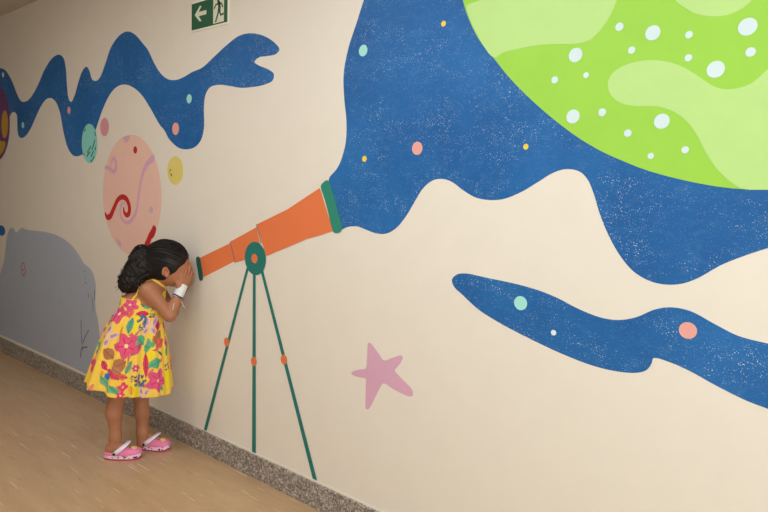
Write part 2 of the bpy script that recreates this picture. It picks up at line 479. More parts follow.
edge = [(453, -70), (456, -35), (463, 0), (469, 19), (480.5, 41.6), (494, 58.3), (509, 77), (528.6, 97.2), (551, 117), (576, 136), (599, 150), (627.7, 163), (650, 171.3), (682, 179.8), (714, 186), (740, 189), (768, 189.9), (800, 189), (850, 186)]
gp = shape('green_planet', edge + [(850, 60), (850, -70), (640, -70)], 2, P_green)
tag(gp, 'giant green planet with pale green lands and white dots in the upper right', 'planet')
shape('pale_land', [(467, 6), (473, 3), (480.5, 0), (500, -12), (530, -20), (600, -20), (622, -14), (617, 0), (610, 16), (600.5, 30.4), (591, 39.5), (578, 43.6), (554, 44.3), (535, 45.8), (522, 48.3), (503, 53), (494.5, 57.6), (481, 41)], 3, P_lgreen, gp)
shape('pale_land', [(664, -14), (675, 0), (685.4, 8), (698, 14.4), (714, 16.7), (730, 14.4), (743, 8), (752, 0), (762, -14), (714, -24)], 3, P_lgreen, gp)
shape('pale_land', [(850, 10), (800, 42), (768, 69), (752.6, 82.6), (740, 87.8), (727, 89.4), (714, 86.5), (698, 76), (682, 66.6), (666, 61.5), (650, 60.2), (634, 62.5), (618, 68.9), (610, 76.9), (608, 86.5),
    (611.7, 96), (621, 103), (634, 106), (650, 106), (663, 107.6), (675.7, 112.8), (687, 121.7), (696.6, 134.5), (704.6, 150), (714, 165), (727, 178.8), (743, 188.6), (768, 189.6), (800, 188.6), (849, 185.6), (849, 90)], 3, P_lgreen, gp)
for (x, y, r) in [(575.8, 55.1, 7.2), (619.7, 26.9, 4.2), (653, 33, 7.5), (631.9, 50.3, 3.6), (586.4, 75.3, 3), (555, 80, 3.6), (573.2, 116.6, 7), (602.4, 112.4, 4), (628, 133.2, 3.8), (662, 121.4, 7.6), (651, 156, 3.1),
                  (685.4, 149.9, 3.6), (689.2, 34.9, 3.7), (688.6, 58, 3.6), (715.8, 69.5, 8.4), (747.8, 26.9, 8.8), (750.7, 52.2, 4.7)]:
    disc('white_dot', x, y, r, 4, P_dot, gp)

# the long blue comet at the lower right
cm = shape('blue_comet', [(452, 279.8), (456.4, 274.8), (465, 273.4), (487, 277.8), (518, 284.4), (540, 290.8), (557.6, 298), (579.6, 309.3), (601.6, 317.7), (619, 320), (636.9, 317), (654.5, 309.6), (669.9, 307.3), (689.7, 310.8),
    (716, 324.7), (738, 335.7), (768, 343.6), (800, 351), (850, 358), (850, 438), (800, 422), (768, 408.8), (747, 400.8), (716, 385.4), (689.7, 370.9), (672, 363), (653.6, 358), (651.6, 363.4), (646.5, 370),
    (636.9, 372.7), (619, 371.6), (592.9, 365.6), (562, 353.7), (540, 343.6), (513.6, 330.4), (496, 320.7), (478.4, 309.3), (463, 295.2), (454, 286.4)], 1, M_blue)
tag(cm, 'long sponged blue comet painted low on the right, tapering to a rounded tip', 'comet')
for (x, y, r, m, lb) in [(520.7, 303.1, 7.1, P_teal, 'mint dot'), (553.7, 332.6, 2.8, P_white, 'small white dot'), (688, 330.4, 8.4, P_pink, 'salmon pink dot')]:
    disc('star_dot', x, y, r, 2, m, cm)['label'] = lb

# starfish-like pink star
k = 84 / 512.0
sp = [(178, 46), (190, 52), (235, 112), (268, 155), (310, 142), (352, 128), (374, 124), (382, 136), (376, 158), (352, 192), (334, 216), (352, 240), (395, 284), (436, 328), (446, 352), (442, 370), (424, 374), (385, 360), (320, 326), (266, 294),
      (240, 330), (205, 400), (180, 446), (166, 454), (157, 444), (157, 380), (158, 310), (158, 268), (120, 258), (80, 245), (70, 234), (82, 220), (120, 210), (158, 203), (164, 150), (168, 90), (171, 54)]
st = shape('pink_star', [(340 + a * k, 335 + b * k) for a, b in sp], 1, paint('pastel_pink', (220, 170, 194)), n=3)
tag(st, 'pastel pink five-armed star painted between the tripod and the blue comet', 'star')

# exit sign
sx0, sx1, sz0, sz1 = W(192, 32)[0], W(229.2, 22)[0], 2.0105, 2.146
sign = box('exit_sign', (sx0, -0.004, sz0), (sx1, 0, sz1), plain('sign_border', (240, 238, 216), 0.4), bevel=0.0008)
tag(sign, 'green running-man exit sign with white arrow, on the wall above the blue swirl', 'sign')
P_sg = plain('sign_green', (28, 92, 62), 0.35); P_sw = plain('sign_white', (224, 222, 200), 0.4)
b = 0.008
def splate(name, pts, y0, y1, mat):
    o = slab(name, pts, 1, mat, sign)
    for v in o.data.vertices:
        v.co.y = y1 if v.co.y < -3e-4 else y0
    return o
splate('green_field', [(sx0 + b * .4, sz0 + b), (sx1 - b, sz0 + b), (sx1 - b, sz1 - b), (sx0 + b * .4, sz1 - b)], -0.004, -0.0044, P_sg)
dx0, dx1 = W(214, 20)[0], W(224.8, 12)[0]
splate('doorway', [(dx0, sz0 + .014), (dx1, sz0 + .014), (dx1, sz1 - .014), (dx0, sz1 - .014)], -0.0044, -0.0048, P_sw)
cx, cz = W(201, 14)
ar = [(-.046, 0), (-.004, .036), (.012, .036), (-.012, .010), (.052, .010), (.052, -.010), (-.012, -.010), (.012, -.036), (-.004, -.036)]
splate('arrow', [(cx + a * .95, cz + c * .95) for a, c in ar], -0.0044, -0.0048, P_sw)
mx = (dx0 + dx1) / 2; mz = (sz0 + sz1) / 2 + .002
def limb(pts, w):
    w = w * 1.25; P = [(mx + a * 1.2, mz + c * 1.12) for a, c in pts]
    L, R2 = [], []
    for i, p in enumerate(P):
        a = P[max(i - 1, 0)]; c = P[min(i + 1, len(P) - 1)]
        d = math.dist(a, c); nx, nz = -(c[1] - a[1]) / d * w / 2, (c[0] - a[0]) / d * w / 2
        L.append((p[0] + nx, p[1] + nz)); R2.append((p[0] - nx, p[1] - nz))
    return L + R2[::-1]
man = bmesh.new()
def add_poly(pts, y0=-0.0048, y1=-0.0052):
    if sum(pts[i - 1][0] * pts[i][1] - pts[i][0] * pts[i - 1][1] for i in range(len(pts))) < 0:
        pts = pts[::-1]
    f = [man.verts.new((x, y1, z)) for x, z in pts]
    g = [man.verts.new((x, y0, z)) for x, z in pts]
    man.faces.new(f)
    for i in range(len(pts)):
        j = (i + 1) % len(pts)
        man.faces.new((f[j], f[i], g[i], g[j]))
add_poly([(mx - .002 + .0085 * math.cos(a), mz + .040 + .0085 * math.sin(a)) for a in [i * math.pi / 7 for i in range(14)]])
add_poly(limb([(.002, .030), (.006, .010), (.004, -.006)], .015))
add_poly(limb([(.004, .026), (-.016, .022), (-.028, .008)], .006))
add_poly(limb([(.004, .026), (.020, .020), (.026, .006)], .006))
add_poly(limb([(.002, -.004), (-.008, -.024), (-.018, -.046)], .008))
add_poly(limb([(.006, -.004), (.014, -.022), (.032, -.020)], .008))
bm_link('running_figure', man, P_sg, sign)

# ------------------------------------------------------------------ the girl: implicit-surface sculpting
ANCH = np.array([-2.73, -0.23])
RD = np.array([0.477, 0.879]); RD = RD / np.linalg.norm(RD)      # her local +x: the way she faces, towards the wall
ND = np.array([RD[1], -RD[0]])                                    # towards the open corridor
def G(px, py, d=0.0):
    """photograph pixel -> her local (forward, left, up) at a side offset d to her right"""
    r = CAM_F + CAM_R * (px - 384) / FPX - CAM_U * (py - 256) / FPX
    o = ANCH + ND * d
    t = ((o - CAM_P[:2]) @ ND) / (r[:2] @ ND)
    p = CAM_P + t * r
    return np.array([(p[:2] - ANCH) @ RD, -d, p[2]])
S_PX = 206.0

def rc(a, b, r1, r2):
    return ('c', np.asarray(a, float), np.asarray(b, float), r1, r2)
def el(c, r, pitch=0.0, yaw=0.0):
    cp, sp = math.cos(pitch), math.sin(pitch)
    cy, sy = math.cos(yaw), math.sin(yaw)
    M = np.array([[cp, 0, -sp], [0, 1, 0], [sp, 0, cp]]) @ np.array([[cy, -sy, 0], [sy, cy, 0], [0, 0, 1]]).T
    return ('e', np.asarray(c, float), np.asarray(r, float), M)
def prim(p, P):
    if p[0] == 'c':
        _, a, b, r1, r2 = p
        ba = b - a
        L = ba @ ba
        t = np.clip(((P - a) @ ba) / L, 0, 1)
        return np.linalg.norm(P - a - t[:, None] * ba, axis=1) - (r1 + (r2 - r1) * t)
    _, c, r, M = p
    q = (P - c) @ M
    k0 = np.linalg.norm(q / r, axis=1)
    k1 = np.linalg.norm(q / (r * r), axis=1) + 1e-9
    return k0 * (k0 - 1) / k1
def smin(a, b, k):
    h = np.maximum(k - np.abs(a - b), 0) / k
    return np.minimum(a, b) - h * h * k * 0.25
def union(prims, P, k):
    d = None
    for p in prims:
        kk = k
        if isinstance(p, tuple) and p[0] == 'k':
            kk, p = p[1], p[2]
        v = prim(p, P)
        d = v if d is None else smin(d, v, kk)
    return d

def sdf_mesh(fn, lo, hi, h, name, mat, parent=None, proj=2):
    lo = np.asarray(lo, float); hi = np.asarray(hi, float)
    B = 8
    n = (np.ceil((hi - lo) / h / B).astype(int)) * B + 1
    V = np.ones(tuple(n), np.float32)
    nb = (n - 1) // B
    ijk = np.stack(np.meshgrid(*[np.arange(k) for k in nb], indexing='ij'), -1).reshape(-1, 3)
    cen = lo + (ijk * B + B / 2) * h
    v = fn(cen)
    near = np.abs(v) < (B * h * 0.87) * 1.7 + 0.004
    for q in ijk[(~near) & (v < 0)]:
        a = q * B
        V[a[0]:a[0] + B + 1, a[1]:a[1] + B + 1, a[2]:a[2] + B + 1] = -1
    off = np.stack(np.meshgrid(*[np.arange(B + 1)] * 3, indexing='ij'), -1).reshape(-1, 3)
    act = ijk[near]
    for s in range(0, len(act), 64):
        blk = act[s:s + 64]
        pts = (lo + (blk[:, None, :] * B + off[None]) * h).reshape(-1, 3)
        vals = fn(pts).reshape(len(blk), B + 1, B + 1, B + 1)
        for q, w in zip(blk, vals):
            a = q * B
            V[a[0]:a[0] + B + 1, a[1]:a[1] + B + 1, a[2]:a[2] + B + 1] = w
    S = V < 0
    cs = tuple(k - 1 for k in n)
    acc = np.zeros(cs + (3,), np.float32); cnt = np.zeros(cs, np.float32)
    for ax in range(3):
        sa = [slice(None)] * 3; sb = [slice(None)] * 3
        sa[ax] = slice(0, -1); sb[ax] = slice(1, None)
        va, vb = V[tuple(sa)], V[tuple(sb)]
        m = np.argwhere((va < 0) != (vb < 0))
        x0 = va[tuple(m.T)]; x1 = vb[tuple(m.T)]
        t = x0 / (x0 - x1)
        p = m.astype(np.float32); p[:, ax] += t
        o1, o2 = [a for a in range(3) if a != ax]
        for d1 in (0, -1):
            for d2 in (0, -1):
                c = m.copy(); c[:, o1] += d1; c[:, o2] += d2
                ok = np.all((c >= 0) & (c < np.array(cs)), axis=1)
                np.add.at(acc, tuple(c[ok].T), p[ok]); np.add.at(cnt, tuple(c[ok].T), 1)
    cells = np.argwhere(cnt > 0)
    idx = -np.ones(cs, np.int64); idx[tuple(cells.T)] = np.arange(len(cells))
    verts = lo + (acc[tuple(cells.T)] / cnt[tuple(cells.T)][:, None]) * h
    faces = []
    for ax in range(3):
        sa = [slice(None)] * 3; sb = [slice(None)] * 3
        sa[ax] = slice(0, -1); sb[ax] = slice(1, None)
        va, vb = S[tuple(sa)], S[tuple(sb)]
        m = np.argwhere(va != vb)
        o1, o2 = [(1, 2), (2, 0), (0, 1)][ax]
        ok = (m[:, o1] > 0) & (m[:, o2] > 0) & (m[:, o1] < cs[o1]) & (m[:, o2] < cs[o2])
        m = m[ok]
        def ci(d1, d2):
            c = m.copy(); c[:, o1] += d1; c[:, o2] += d2
            return idx[tuple(c.T)]
        q = np.stack([ci(-1, -1), ci(0, -1), ci(0, 0), ci(-1, 0)], 1)
        inside = va[tuple(m.T)]
        q[~inside] = q[~inside][:, ::-1]
        faces.append(q[np.all(q >= 0, axis=1)])
    faces = np.concatenate(faces)
    for _ in range(proj):
        e = 0.0006
        f0 = fn(verts)
        g = np.stack([(fn(verts + np.eye(3)[i] * e) - f0) / e for i in range(3)], 1)
        gn = np.maximum((g * g).sum(1), 0.3)
        verts = verts - g * (np.clip(f0, -h, h) / gn)[:, None] * 0.8
    me = bpy.data.meshes.new(name)
    me.vertices.add(len(verts)); me.vertices.foreach_set('co', verts.astype(np.float32).ravel())
    me.loops.add(faces.size); me.loops.foreach_set('vertex_index', faces.astype(np.int32).ravel())
    me.polygons.add(len(faces)); me.polygons.foreach_set('loop_start', np.arange(0, faces.size, 4, dtype=np.int32))
    me.update(calc_edges=True); me.validate()
    me.polygons.foreach_set('use_smooth', [True] * len(me.polygons))
    me.materials.append(mat)
    o = bpy.data.objects.new(name, me)
    COL.objects.link(o)
    if parent: o.parent = parent
    return o

def set_colors(o, cols):
    at = o.data.color_attributes.new('tint', 'FLOAT_COLOR', 'POINT')
    at.data.foreach_set('color', np.concatenate([cols, np.ones((len(cols), 1))], 1).astype(np.float32).ravel())
def tint_material(name, rough, spec, sss=0.0, bump_scale=0, bump=0.1):
    t = NT(name, rough, (200, 160, 120), spec)
    a = t.n('ShaderNodeAttribute'); a.attribute_name = 'tint'
    t.col(a.outputs['Color'])
    if sss:
        t.b.inputs['Subsurface Weight'].default_value = sss
        t.b.inputs['Subsurface Radius'].default_value = (0.012, 0.005, 0.003)
        t.b.inputs['Subsurface Scale'].default_value = 1.0
    if bump_scale:
        t.bump(t.noise(t.pos(), bump_scale, 3), bump, 0.0008)
    return t.m
M_skin = tint_material('brown_skin', 0.5, 0.4, 0.12, 420, 0.06)

# ---- body
HD = 0.035                                   # her head sits a little to her right of the anchor line
Hc = G(166, 262.3, HD)
def hp(f, l, u):                             # point in the pitched head frame (forward, left, up)
    c, s = math.cos(0.36), math.sin(0.36)
    return Hc + np.array([f * c + u * s, l, -f * s + u * c])
PT = -0.36
head = [
    el(Hc, (0.098, 0.078, 0.097)),
    el(hp(0.045, 0, 0.010), (0.058, 0.062, 0.058), -0.36),       # forehead
    el(hp(0.045, 0, -0.040), (0.050, 0.054, 0.048), -0.36),      # face
    el(hp(0.050, 0.026, -0.046), (0.034, 0.030, 0.030), -0.36),  # cheeks
    el(hp(0.050, -0.026, -0.046), (0.034, 0.030, 0.030), -0.36),
    el(hp(0.058, 0, -0.080), (0.025, 0.024, 0.018), -0.36),      # chin
    el(hp(0.018, 0, -0.066), (0.050, 0.044, 0.026), -0.20),      # jaw
    ('k', 0.010, rc(hp(0.094, 0, -0.014), hp(0.104, 0, -0.034), 0.006, 0.010)),
    ('k', 0.006, rc(hp(0.098, 0.008, -0.037), hp(0.098, -0.008, -0.037), 0.006, 0.006)),
    ('k', 0.008, rc(hp(0.088, 0.012, -0.057), hp(0.088, -0.012, -0.057), 0.0055, 0.0055)),
    ('k', 0.006, rc(hp(0.086, 0.009, -0.064), hp(0.086, -0.009, -0.064), 0.0055, 0.0055)),
    ('k', 0.008, el(hp(0.083, 0.030, -0.012), (0.011, 0.015, 0.009), -0.36)),
    ('k', 0.008, el(hp(0.083, -0.030, -0.012), (0.011, 0.015, 0.009), -0.36)),
]
def ear(sgn):
    e0 = G(165.3, 270.0, HD)
    y = Hc[1] + sgn * 0.079
    c = np.array([e0[0], y, e0[2]])
    out = []
    N = 10
    for i in range(N):                      # rim of the ear
        a0 = math.radians(-130 + 250 * i / N); a1 = math.radians(-130 + 250 * (i + 1) / N)
        f = lambda a: c + np.array([-0.012 * math.sin(a) - 0.003, sgn * (0.006 + 0.004 * math.sin(a)), 0.021 * math.cos(a)])
        out.append(('k', 0.003, rc(f(a0), f(a1), 0.0034, 0.0034)))
    out.append(('k', 0.006, el(c + np.array([-0.002, 0, 0]), (0.011, 0.005, 0.018))))
    out.append(('k', 0.005, el(c + np.array([0.003, sgn * 0.003, -0.019]), (0.006, 0.005, 0.006))))
    return out
head += ear(-1) + ear(1)

SH_R, EL_R, WR_R = G(148.5, 290.5, 0.098), G(169.6, 315.5, 0.105), G(180.2, 290.5, 0.072)
SH_L, EL_L, WR_L = G(157, 288, -0.058), G(172.5, 311.5, -0.035), G(182.0, 291.5, -0.002)
torso = [
    el(G(142, 303, 0.015), (0.090, 0.082, 0.075)),
    rc(G(139, 318, 0.01), G(133, 345, 0.0), 0.078, 0.088),
    rc(G(152, 294, 0.02), G(160, 279, HD - .005), 0.040, 0.036),         # neck
    ('k', 0.05, rc(G(150, 291, 0.07), G(155, 288, -0.03), 0.036, 0.034)),  # shoulder girdle
    ('k', 0.03, rc(G(131, 352, 0.045), G(118.6, 394, 0.040), 0.070, 0.040)),   # right thigh
    ('k', 0.02, rc(G(136, 352, -0.04), G(141, 394, -0.036), 0.066, 0.039)),
]
AR, AL = G(115.5, 436, 0.035), G(142.5, 432, -0.036)
legs = [
    rc(G(118.0, 394, 0.040), G(114.3, 414, 0.036), 0.0365, 0.033), rc(G(114.3, 414, 0.036), AR, 0.033, 0.0245), rc(AR, G(114.2, 447, 0.035), 0.0245, 0.025),
    rc(G(141, 394, -0.036), G(142, 412, -0.036), 0.0345, 0.0315), rc(G(142, 412, -0.036), AL, 0.0315, 0.0250), rc(AL, G(142.2, 443, -0.036), 0.0265, 0.026),
    el(G(112.5, 409, 0.037), (0.026, 0.030, 0.045)), el(G(141, 408, -0.036), (0.026, 0.029, 0.045)),   # calves
]
def loc2(wx, wy):
    v = np.array([wx, wy]) - ANCH
    return np.array([v @ RD, -(v @ ND)])
FEET = []
for (mid, ang) in (((-2.732, -0.308), 48.3), ((-2.728, -0.155), 34.0)):
    m = loc2(*mid)
    a = math.radians(ang) - math.atan2(RD[1], RD[0])
    FEET.append((m, a))
def fp(i, x, y, z):
    m, a = FEET[i]
    return np.array([m[0] + x * math.cos(a) - y * math.sin(a), m[1] + x * math.sin(a) + y * math.cos(a), z])
feet = []
for i in (0, 1):
    feet += [('k', 0.015, rc(fp(i, -0.052, 0, 0.050), fp(i, 0.0, 0, 0.052), 0.024, 0.021)), ('k', 0.015, rc(fp(i, 0, 0, 0.050), fp(i, 0.05, 0, 0.040), 0.021, 0.013))]
    feet += [('k', 0.012, el(fp(i, -0.056, 0, 0.046), (0.022, 0.022, 0.020)))]
    for j, dy in enumerate((-0.018, -0.006, 0.006, 0.016)):
        feet += [('k', 0.004, rc(fp(i, 0.04, dy, 0.038), fp(i, 0.064 - 0.003 * j, dy * 1.1, 0.034), 0.007, 0.006))]
arms = [
    ('k', 0.030, rc(SH_R, EL_R, 0.036, 0.0275)), ('k', 0.012, rc(EL_R, EL_R * .55 + WR_R * .45, 0.0275, 0.024)), ('k', 0.010, rc(EL_R * .55 + WR_R * .45, WR_R, 0.024, 0.0175)),
    ('k', 0.030, rc(SH_L, EL_L, 0.034, 0.027)), ('k', 0.012, rc(EL_L, EL_L * .55 + WR_L * .45, 0.027, 0.023)), ('k', 0.010, rc(EL_L * .55 + WR_L * .45, WR_L, 0.023, 0.0175)),
]
def hand(w, h, a, k=1.0):
    """w wrist, h finger direction, a thumb-to-little-finger direction; the palm faces h x a or its opposite, given by pn"""
    h = h / np.linalg.norm(h)
    a = a - (a @ h) * h; a = a / np.linalg.norm(a)
    pn = np.array([-a[1], a[0], 0.0]); pn = pn - (pn @ h) * h - (pn @ a) * a
    if np.linalg.norm(pn) < 1e-3: pn = np.cross(h, a)
    pn /= np.linalg.norm(pn)
    if pn @ (Hc - w) < 0: pn = -pn
    out = []
    lens = [0.042, 0.047, 0.043, 0.034]
    offs = [-0.0175, -0.0058, 0.0058, 0.0172]
    base = [0.050, 0.053, 0.050, 0.045]
    for i in range(4):
        kn = w + h * base[i] * k + a * offs[i] * k
        out.append(('k', 0.010, rc(w + h * 0.008 + a * offs[i] * 0.5, kn, 0.0130, 0.0095)))
        p = kn; ang = 0.06
        fan = (i - 1.5) * 0.06
        d0 = h * math.cos(fan) + a * math.sin(fan)
        for s, (fl, r0, r1) in enumerate(((0.44, 0.0076, 0.0071), (0.31, 0.0071, 0.0065), (0.25, 0.0065, 0.0054))):
            ang += (0.06, 0.14, 0.16)[s]
            d = d0 * math.cos(ang) + pn * math.sin(ang)
            q = p + d * lens[i] * fl * k
            out.append(('k', 0.0022, rc(p, q, r0, r1)))
            p = q
    tb = w + h * 0.014 - a * 0.014 + pn * 0.004
    t1 = tb + (h * 0.70 - a * 0.62 + pn * 0.15) * 0.030
    t2 = t1 + (h * 0.88 - a * 0.30 + pn * 0.20) * 0.021
    t3 = t2 + (h * 0.95 - a * 0.05 + pn * 0.25) * 0.015
    out += [('k', 0.010, rc(tb, t1, 0.0125, 0.0088)), ('k', 0.003, rc(t1, t2, 0.0088, 0.0078)), ('k', 0.003, rc(t2, t3, 0.0078, 0.0062))]
    return out
HR = hand(WR_R, np.array([0.35, 0.03, 0.94]), np.array([0.80, 0.55, -0.2]), 1.42)
HL = hand(WR_L, np.array([0.30, -0.10, 0.94]), np.array([0.74, -0.62, -0.2]), 1.42)
def body_fn(P):
    d = union(torso, P, 0.04)
    d = smin(d, union(legs, P, 0.02), 0.012)
    d = smin(d, union(head, P, 0.022), 0.014)
    for p in feet + arms:
        d = smin(d, prim(p[2], P), p[1])
    hd = smin(union(HR, P, 0.003), union(HL, P, 0.003), 0.002)
    d = smin(d, hd, 0.005)
    # gentle sculpted hollows: eye sockets and the bowl of the ear
    for sgn in (-1, 1):
        e0 = G(165.3, 270.0, HD)
        bowl = prim(el(np.array([e0[0] + 0.001, Hc[1] + sgn * 0.086, e0[2] + 0.002]), (0.007, 0.007, 0.010)), P)
        d = -smin(-d, bowl, 0.004)
    return d
skin = np.array(lin((174, 116, 84)))
person = sdf_mesh(body_fn, (-0.28, -0.24, 0.0), (0.30, 0.22, 1.06), 0.0028, 'person', M_skin)
co = np.empty(len(person.data.vertices) * 3, np.float32); person.data.vertices.foreach_get('co', co); co = co.reshape(-1, 3).astype(float)
cols = np.tile(skin, (len(co), 1))
def tintc(center, rad, c, amt):
    global cols
    w = np.clip(1 - np.linalg.norm((co - center) / rad, axis=1), 0, 1)[:, None]
    w = w * w * (3 - 2 * w) * amt
    cols = cols * (1 - w) + np.array(lin(c)) * w
for a_, b_ in ((0.012, -0.0585), (-0.012, -0.0585), (0.0, -0.0595)):
    tintc(hp(0.092, a_, b_), 0.014, (158, 82, 74), 0.8)                     # lips
for sgn in (-1, 1):
    tintc(hp(0.07, sgn * 0.045, -0.045), 0.035, (190, 112, 88), 0.5)        # cheeks
    e0 = G(165.3, 270.0, HD)
    tintc(np.array([e0[0] - 0.004, Hc[1] + sgn * 0.08, e0[2] + 0.012]), 0.022, (190, 100, 78), 0.6)
for i in (0, 1):
    tintc(fp(i, -0.05, 0, 0.045), 0.05, (196, 142, 116), 0.5)               # paler heels
set_colors(person, cols)
person.location = (ANCH[0], ANCH[1], 0)
person.rotation_euler = (0, 0, math.atan2(RD[1], RD[0]))
tag(person, 'little girl in a yellow flowered dress pressing hands and face to the wall', 'person')

# eyelashes, brows, nails
def tube_geo(pts, rads, seg=6):
    pts = [np.asarray(p, float) for p in pts]
    V, F = [], []
    up = np.array([0.13, 0.31, 0.94])
    for i, p in enumerate(pts):
        t = pts[min(i + 1, len(pts) - 1)] - pts[max(i - 1, 0)]
        t = t / (np.linalg.norm(t) + 1e-12)
        u = np.cross(t, up); u /= (np.linalg.norm(u) + 1e-9)
        w = np.cross(t, u)
        for j in range(seg):
            a = 2 * math.pi * j / seg
            V.append(p + rads[i] * (math.cos(a) * u + math.sin(a) * w))
    for i in range(len(pts) - 1):
        for j in range(seg):
            k2 = (j + 1) % seg
            F.append((i * seg + j, i * seg + k2, (i + 1) * seg + k2, (i + 1) * seg + j))
    F.append(tuple(range(seg))[::-1]); F.append(tuple((len(pts) - 1) * seg + j for j in range(seg)))
    return V, F
def merge(geos):
    V, F = [], []
    for v, f in geos:
        o = len(V)
        V += v
        F += [tuple(i + o for i in q) for q in f]
    return V, F
def hair_material():
    t = NT('black_brown_hair', 0.5, (26, 19, 16), 0.28)
    v = t.noise(t.pos((1, 1, 1)), 60, 3)
    t.col(t.mix(t.ramp(v, [(0.35, 0.0), (0.7, 1.0)]), (12, 9, 9), (30, 21, 18)))
    return t.m
M_hair = hair_material()
for sgn in (-1, 1):
    g = []
    g.append(tube_geo([hp(0.093 - 0.012 * abs(q) * 1.2, sgn * 0.030 + q * 0.013, -0.017 - 0.002 * (1 - q * q)) for q in (-1, -.5, 0, .5, 1)], [0.0005, .001, .0012, .001, .0005]))
    link_mesh('eyelash', *merge(g), M_hair, person, True)
    link_mesh('eyebrow', *tube_geo([hp(0.098 - 0.010 * abs(q + .3 * sgn) , sgn * 0.030 + q * 0.016, 0.010 + 0.003 * (1 - q * q)) for q in (-1, -.5, 0, .5, 1)], [0.0006, .002, .0024, .002, .0006]), M_hair, person, True)

# ---- hair
rng = random.Random(11)
PONY = G(140.5, 254, HD - 0.01)
lineA, lineB = G(189.6, 257.3, HD), G(173.8, 270.8, HD)
def hairline(P):
    """> 0 on the hair side of a slanted line from the forehead past the ear"""
    dx, dz = lineB[0] - lineA[0], lineB[2] - lineA[2]
    m = math.hypot(dx, dz)
    nx, nz = -dz / m, dx / m
    s = (P[:, 0] - lineA[0]) * nx + (P[:, 2] - lineA[2]) * nz
    if nx > 0: s = -s
    s = s + 0.0028 * np.sin(P[:, 2] * 160) * np.sin(P[:, 1] * 90 + 1)
    return s + 0.010 * np.clip(np.abs(P[:, 1] - Hc[1]) / 0.078 * -1 + 1, 0, 1) * -1.0
masses = [el(PONY + np.array([0.010, 0, 0]), (0.040, 0.040, 0.036)), el(G(139, 259, HD), (0.044, 0.050, 0.040)),
          el(G(137, 270, HD), (0.056, 0.056, 0.048)), el(G(142, 272, HD), (0.050, 0.058, 0.045)), el(G(131, 279, HD), (0.052, 0.054, 0.040)),
          el(G(136.5, 283, HD), (0.036, 0.05, 0.040)), el(G(126, 286, HD), (0.030, 0.040, 0.030)), el(G(150, 268, HD), (0.040, 0.055, 0.035))]
def wob(P, f, ph):
    return np.sin(P[:, 0] * f + ph + 2.1 * np.sin(P[:, 2] * f * .6)) * np.sin(P[:, 1] * f * 1.1 + ph * 2 + 1.7 * np.sin(P[:, 0] * f * .5)) * np.sin(P[:, 2] * f * .9 + ph * 3)
def hair_fn(P):
    cap = prim(el(Hc + np.array([0, 0, 0.001]), (0.1045, 0.0835, 0.1045)), P)
    cap2 = prim(el(hp(0.045, 0, 0.012), (0.064, 0.067, 0.063), -0.36), P)
    cap = smin(cap, cap2, 0.02)
    cut = -hairline(P)
    cap = -smin(-cap, -cut, 0.006)
    for sgn in (-1, 1):
        e0 = G(165.6, 271.5, HD)
        ec = prim(el(np.array([e0[0], Hc[1] + sgn * 0.085, e0[2] - 0.002]), (0.019, 0.030, 0.026)), P)
        cap = np.maximum(cap, -ec)
    low = -(P[:, 2] - G(150, 279, HD)[2])
    cap = np.maximum(cap, low)
    m = union(masses, P, 0.03) + 0.0045 * wob(P, 150, 0.3) + 0.002 * wob(P, 330, 1.0)
    return smin(cap, m, 0.015)
hair = sdf_mesh(hair_fn, (-0.20, -0.17, 0.66), (0.26, 0.10, 1.08), 0.0035, 'hair', M_hair, person, 1)
# combed strands over the skull, drawn back to the tie
geo = []
rad = np.array([0.1065, 0.0855, 0.1065])
pd = (PONY - Hc) / rad; pd = pd / np.linalg.norm(pd)
made = 0
while made < 230:
    v = np.array([rng.gauss(0, 1) for _ in range(3)]); v /= np.linalg.norm(v)
    p = Hc + v * rad
    if hairline(p[None])[0] < 0.001 or p[2] < G(150, 272, HD)[2] or v @ pd > 0.85: continue
    e0 = G(165.6, 271.5, HD)
    if math.hypot(p[0] - e0[0], p[2] - e0[2]) < 0.028: continue
    om = math.acos(max(-1, min(1, v @ pd)))
    lift = rng.uniform(-0.001, 0.0025)
    ph = rng.uniform(0, 6.28)
    pts, rr = [], []
    K = 12
    for i in range(K + 1):
        t = i / K
        q = (math.sin((1 - t) * om) * v + math.sin(t * om) * pd) / math.sin(om)
        f = np.array([1.0, 1.0, 1.0])
        w = Hc + q * (rad + lift + 0.0012 * math.sin(ph + t * 9))
        if (w[0] - Hc[0]) > 0.02:          # follow the forehead bulge
            bulge = prim(el(hp(0.045, 0, 0.012), (0.066, 0.069, 0.065), -0.36), w[None])[0]
            if bulge < 0: w = w + q * (-bulge)
        pts.append(w); rr.append(0.0022 * (0.35 + 0.65 * math.sin(math.pi * min(1, 0.12 + t * 0.9))))
    geo.append(tube_geo(pts, rr, 5)); made += 1
